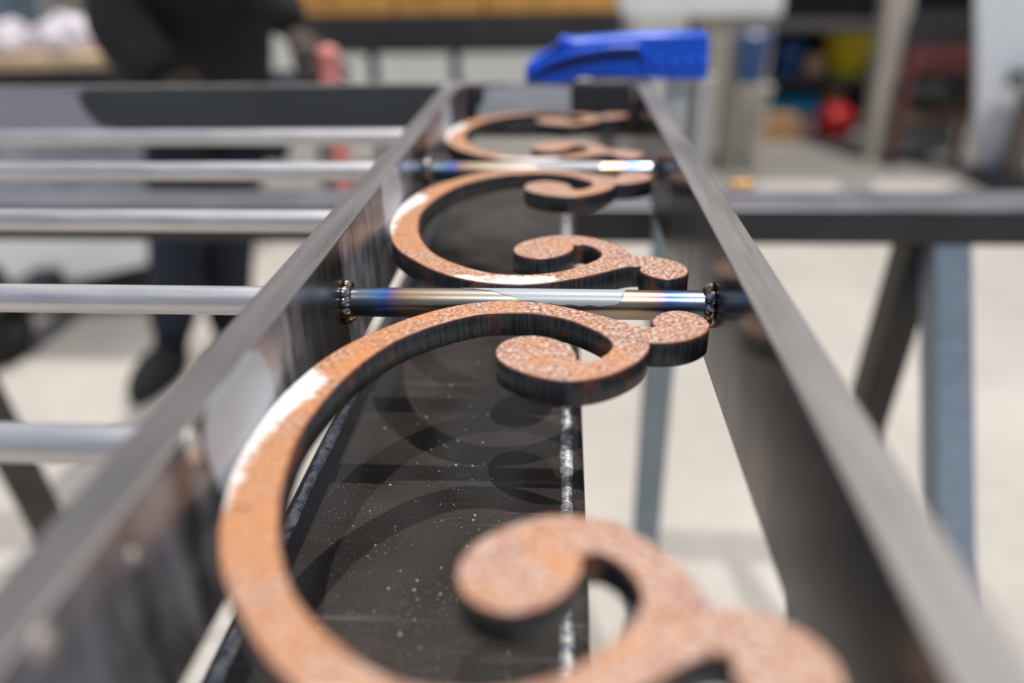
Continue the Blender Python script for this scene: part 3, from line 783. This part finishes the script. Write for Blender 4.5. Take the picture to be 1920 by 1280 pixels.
YI = YR + 60
bucket('tub', 1462, 82, 1508, 150, YI, plain('navy_plastic', (0.04, 0.14, 0.42), 0.5), 'navy blue tub on the middle shelf of the rack', 'tub', shelf_z['b'] + 1)
bucket('tub', 1562, 62, 1642, 150, YI, M_YELLOW, 'big yellow tub on the middle shelf of the rack', 'tub', shelf_z['b'] + 1)
def sack(u, v, Y, wd, h, zbase, mat, lab, cat='sack', name='sack', seed=1):
    c = at(u, v, Y=Y)
    bm = bmesh.new(); bmesh.ops.create_icosphere(bm, subdivisions=3, radius=1)
    for vv in bm.verts:
        k = 1 + 0.07 * math.sin(4 * vv.co.x + seed) + 0.05 * math.cos(7 * vv.co.z + seed)
        vv.co = Vector((vv.co.x * wd / 2 * k, vv.co.y * wd / 2.4 * k, (max(-0.8, vv.co.z) + 0.8) / 1.8 * h)) * MM
    o = link(name, bm, mat, None, True); o.location = Vector((c.x, Y + 90, zbase + 1)) * MM
    tag(o, lab, cat); return o
sack(1534, 120, YI, 125, 130, shelf_z['b'], M_TAN, 'tan sack between the two tubs on the rack', seed=2)
sack(1570, 190, YI, 150, 130, shelf_z['c'], plain('brown_sack', (0.50, 0.30, 0.14), 0.9), 'brown sack on the low shelf above the red bag', seed=4)
b = box_between('storage_box', 1428, 182, 1534, 212, YI, 260, M_TEAL, None, 8); tag(b, 'flat teal plastic box on the low shelf of the rack', 'box')
zmn = min(v.co.z for v in b.data.vertices)
for v in b.data.vertices:
    if v.co.z < zmn + 0.02: v.co.z = (shelf_z['c'] + 1) * MM
b = box_between('cardboard_box', 1436, 222, 1496, 275, YR - 275, 200, M_CARD, None, 4, True); tag(b, 'brown cardboard box on the floor under the rack', 'box')
sack(1572, 250, YR - 240, 225, 190, ZF, M_RED, 'red and white bag on the floor before the rack', 'bag', 'bag', 3)
sack(1524, 258, YR - 290, 110, 130, ZF, plain('pale_pink_bag', (0.55, 0.36, 0.38), 0.7), 'pale pink bag leaning beside the red bag', 'bag', 'bag', 8)

# leaning beige post at the bay opening
bm = bmesh.new(); a_, b_ = at(1676, -60, Y=3650), at(1640, 292, Y=3650)
b_.z = ZF
beam(bm, (b_.x, b_.y, b_.z), (a_.x, a_.y, a_.z + 500), 120, 110, Vector((0, 1, 0)), bev=8)
tag(link('bay_column', bm, M_POST), 'beige painted column standing left of the maroon trolley', 'column')

# maroon trolley with machine parts
YM = 3500
x0, x1 = at(1688, 200, Y=YM).x, at(1828, 200, Y=YM).x
tz1 = at(1750, 92, Y=YM).z
ty = thing('maroon_trolley', 'maroon steel trolley loaded with grey machine parts at the right', 'trolley', ((x0 + x1) / 2, YM + 200, ZF))
bm = bmesh.new(); bx(bm, x0, x1, YM, YM + 420, tz1 - 110, tz1, 6); child_mb(bm, 'top_tray', M_MAROON, ty)
zsh = at(1750, 212, Y=YM).z
bm = bmesh.new(); bx(bm, x0, x1, YM, YM + 420, zsh - 60, zsh, 6); child_mb(bm, 'lower_shelf', plain('brown_board', (0.12, 0.07, 0.045), 0.7), ty)
for x in (x0, x1 - 36):
    for y in (YM + 2, YM + 380):
        bm = bmesh.new(); bx(bm, x, x + 34, y, y + 34, ZF + 70, tz1 - 111, 2); child_mb(bm, 'leg', M_MAROON, ty)
        bm = bmesh.new(); rodm(bm, (x + 5, y + 17, ZF + 35), (x + 30, y + 17, ZF + 35), 35, 20); child_mb(bm, 'caster', M_RUBBER, ty)
bm = bmesh.new(); bx(bm, x0 + 36, x1 - 40, YM + 36, YM + 378, ZF + 60, zsh - 75, 10); child_mb(bm, 'bottom_box', M_GREYMETAL, ty)
q = at(1740, 160, Y=YM)
mo = thing('electric_motor', 'grey electric motor sitting on the shelf of the maroon trolley', 'motor', (q.x, YM + 150, zsh))
bm = bmesh.new(); rodm(bm, (q.x - 120, YM + 150, zsh + 95), (q.x + 110, YM + 150, zsh + 95), 72, 28); child_mb(bm, 'housing', M_GREYMETAL, mo)
zsh -= 3
for i in range(8):
    bm = bmesh.new(); rodm(bm, (q.x - 95 + i * 24, YM + 150, zsh + 98), (q.x - 89 + i * 24, YM + 150, zsh + 98), 79, 28); child_mb(bm, 'fin', M_GREYMETAL, mo)
bm = bmesh.new(); bx(bm, q.x - 90, q.x + 80, YM + 70, YM + 230, zsh + 4, zsh + 40, 4); child_mb(bm, 'foot', M_IRON, mo)
bm = bmesh.new(); rodm(bm, (q.x + 110, YM + 150, zsh + 98), (q.x + 150, YM + 150, zsh + 98), 14, 16); child_mb(bm, 'shaft', M_ROD, mo)
b = box_between('parts_bin', 1712, 30, 1812, 91, YM + 60, 260, M_IRON, None, 10); tag(b, 'dark parts bin on the top tray of the maroon trolley', 'bin')
zmn = min(v.co.z for v in b.data.vertices)
for v in b.data.vertices:
    if v.co.z < zmn + 0.02: v.co.z = (tz1 + 1) * MM

# pale blue sheet leaning at the far right
YP = 3300
ps = [at(1838, -80, Y=YP), at(1990, -80, Y=YP), at(1990, 262, Y=YP), at(1862, 262, Y=YP), at(1832, 190, Y=YP)]
bm = bmesh.new(); prism(bm, [Vector((q.x, q.z)) for q in ps], -(YP + 40), -YP, 4, 0, 0, Mx)
o = link('sheet_panel', bm, M_BLUEWHITE); tag(o, 'pale blue white sheet panel leaning at the right edge beside the maroon trolley', 'panel')
zmn = min(v.co.z for v in o.data.vertices)
for v in o.data.vertices:
    if v.co.z < zmn + 0.03: v.co.z = ZF * MM
bm = bmesh.new(); q = at(1905, 150, Y=YP - 80)
o = thing('machine_vice', 'dark bench vice on a brown pedestal at the right edge', 'vice', (q.x + 20, YP - 120, ZF))
bx(bm, q.x - 30, q.x + 160, YP - 200, YP - 60, q.z - 30, q.z + 40, 10); child_mb(bm, 'jaw', M_IRON, o)
bm = bmesh.new(); bx(bm, q.x + 20, q.x + 110, YP - 170, YP - 90, ZF + 60, q.z - 31, 8); child_mb(bm, 'pedestal', plain('brown_metal', (0.12, 0.09, 0.08), 0.6), o)
bm = bmesh.new(); bx(bm, q.x - 70, q.x + 200, YP - 260, YP - 20, ZF, ZF + 59, 8); child_mb(bm, 'base', M_IRON, o)
bm = bmesh.new(); rodm(bm, (q.x - 70, YP - 210, q.z), (q.x + 60, YP - 210, q.z), 8, 12); child_mb(bm, 'handle', M_ROD, o)

# ------------------------------------------------------------------ the worker
def skin_body(name, verts, edges, mat, parent, root=0, sub=2):
    me = bpy.data.meshes.new(name)
    me.from_pydata([Vector(v[:3]) * MM for v in verts], edges, [])
    o = bpy.data.objects.new(name, me); C.objects.link(o)
    o.modifiers.new('skin', 'SKIN').use_smooth_shade = True
    me.skin_vertices.new() if not me.skin_vertices else None
    for i, v in enumerate(verts):
        sv = me.skin_vertices[0].data[i]
        r = v[3] if len(v) > 3 else 50
        r2 = v[4] if len(v) > 4 else r
        sv.radius = (r * MM, r2 * MM); sv.use_root = (i == root)
    sb_ = o.modifiers.new('sub', 'SUBSURF'); sb_.levels = sub; sb_.render_levels = sub
    bpy.context.view_layer.update()
    dg = bpy.context.evaluated_depsgraph_get()
    me2 = bpy.data.meshes.new_from_object(o.evaluated_get(dg))
    bpy.data.objects.remove(o); bpy.data.meshes.remove(me)
    for p in me2.polygons: p.use_smooth = True
    me2.materials.clear()
    return link(name, me2, mat, parent, True)

PX = at(385, 690, Z=ZF)
Yp = 1400.0
def px(u, v, Y=Yp): 
    q = at(u, v, Y=Y); return q
per = thing('person', 'person in black work clothes bending forward over the work behind the gate', 'person', (px(385, 690).x, Yp, ZF))
O = per.location / MM
def rel(p, r, r2=None): return (p.x - O.x, p.y - O.y, p.z - O.z, r, r2 if r2 else r)
hipL, hipR = px(330, 150), px(445, 150)
pel = px(390, 130)
verts = [rel(pel, 165, 120),
         rel(px(345, 175), 88), rel(px(335, 430), 66), rel(px(322, 650), 48), rel(Vector((px(322, 690).x, Yp - 20, ZF + 55)), 46, 46),
         rel(px(440, 175, Yp + 60), 88), rel(px(425, 430, Yp + 90), 66), rel(px(430, 640, Yp + 120), 48), rel(Vector((px(432, 670).x, Yp + 110, ZF + 55)), 46, 46),
         rel(px(350, 40, Yp - 40), 175, 120), rel(px(325, -60, Yp - 120), 185, 120), rel(px(330, -150, Yp - 190), 70, 70),
         ]
edges = [(0, 1), (1, 2), (2, 3), (3, 4), (0, 5), (5, 6), (6, 7), (7, 8), (0, 9), (9, 10), (10, 11)]
# arms: right arm reaches down to the right, left arm reaches forward to the bench
sR = px(455, -70, Yp - 120); eR = px(520, 10, Yp - 160); wR = px(556, 62, Yp - 200)
sL = px(235, -60, Yp - 130); eL = px(222, 60, Yp - 200); wL = px(318, 150, Yp - 250)
verts += [rel(sR, 72), rel(eR, 54), rel(wR, 36), rel(sL, 90), rel(eL, 74), rel(wL, 46)]
edges += [(10, 12), (12, 13), (13, 14), (10, 15), (15, 16), (16, 17)]
skin_body('body', verts, edges, M_BLACK, per)
# trousers shell in navy over the legs
tv = [rel(pel + Vector((0, 0, -20)), 152, 118), rel(px(345, 190), 94), rel(px(335, 430), 74), rel(px(322, 640), 58),
      rel(px(440, 190, Yp + 60), 94), rel(px(425, 430, Yp + 90), 74), rel(px(430, 630, Yp + 120), 58)]
skin_body('trousers', tv, [(0, 1), (1, 2), (2, 3), (0, 4), (4, 5), (5, 6)], M_NAVY, per)
# head with face, hair, ears
hd = px(330, -235, Yp - 260) - O
hm = bmesh.new(); bmesh.ops.create_uvsphere(hm, u_segments=24, v_segments=18, radius=1)
for v in hm.verts:
    v.co = Vector((v.co.x * 78, v.co.y * 98, v.co.z * 112 * (1.0 if v.co.z > 0 else 1.08)))
    if v.co.z < -30: v.co.x *= 0.82; 
    v.co = (v.co + hd) * MM
for s_ in (-1, 1):
    sphere(hm, (hd.x + s_ * 78, hd.y, hd.z - 5), 26, 0.35, 0.7, 1.1)
sphere(hm, (hd.x, hd.y - 98, hd.z - 22), 20, 0.7, 1, 1.3)
sphere(hm, (hd.x, hd.y - 88, hd.z - 62), 22, 1.2, 0.5, 0.35)
head = link('head', hm, M_SKIN, per, True)
M_EYE = plain('eye_dark', (0.05, 0.03, 0.02), 0.2)
for s_ in (-1, 1):
    hm = bmesh.new(); sphere(hm, (hd.x + s_ * 30, hd.y - 88, hd.z + 2), 11); link('eye', hm, M_EYE, head)
hm = bmesh.new(); bmesh.ops.create_uvsphere(hm, u_segments=24, v_segments=16, radius=1)
for v in hm.verts: v.co = Vector((v.co.x * 86 + hd.x, v.co.y * 104 + hd.y + 12, max(-0.15, v.co.z) * 118 + hd.z + 16)) * MM
link('hair', hm, M_HAIR, per, True)
# hands
M_GLOVE = plain('dark_work_glove', (0.035, 0.022, 0.016), 0.8)
def hand(wr, dirv, side, parent):
    w0 = wr - O; d_ = dirv.normalized(); s_ = d_.cross(Vector((0, 1, 0.2))).normalized() * side
    nrm = s_.cross(d_)
    v = [(*(w0 - d_ * 10), 28, 20), (*(w0 + d_ * 40), 38, 17), (*(w0 + d_ * 78), 40, 15)]; e = [(0, 1), (1, 2)]
    skin = [skin_body('hand', v, e, M_GLOVE, parent, 0, 2)]
    for i, (off, ln) in enumerate(((-27, 62), (-9, 74), (9, 70), (27, 54))):
        a0_ = w0 + d_ * 72 + s_ * off
        a1_ = a0_ + d_ * ln * .5 + nrm * 6; a2_ = a1_ + d_ * ln * .28 + nrm * 16; a3_ = a2_ + d_ * ln * .1 + nrm * 18
        skin_body('finger', [(*a0_, 9), (*a1_, 8.5), (*a2_, 8), (*a3_, 7)], [(0, 1), (1, 2), (2, 3)], M_GLOVE, skin[0], 0, 1)
    a0_ = w0 + d_ * 22 - s_ * 24; a1_ = a0_ + d_ * 28 - s_ * 24 + nrm * 8; a2_ = a1_ + d_ * 30 + nrm * 8
    skin_body('thumb', [(*a0_, 13), (*a1_, 10), (*a2_, 8.5)], [(0, 1), (1, 2)], M_GLOVE, skin[0], 0, 1)
hand(wR, wR - eR, 1, per)
hand(wL, wL - eL, -1, per)
for c in ((px(322, 690).x, Yp - 60), (px(432, 670).x, Yp + 70)):
    bm = bmesh.new(); bmesh.ops.create_icosphere(bm, subdivisions=3, radius=1)
    for v in bm.verts:
        k = 1 - 0.15 * (v.co.y < 0) * abs(v.co.y)
        v.co = Vector((v.co.x * 52 * k + c[0] - O.x, v.co.y * 135 + c[1] - O.y, (max(-0.45, v.co.z) + 0.45) * 62)) * MM
    link('boot', bm, M_RUBBER, per, True)
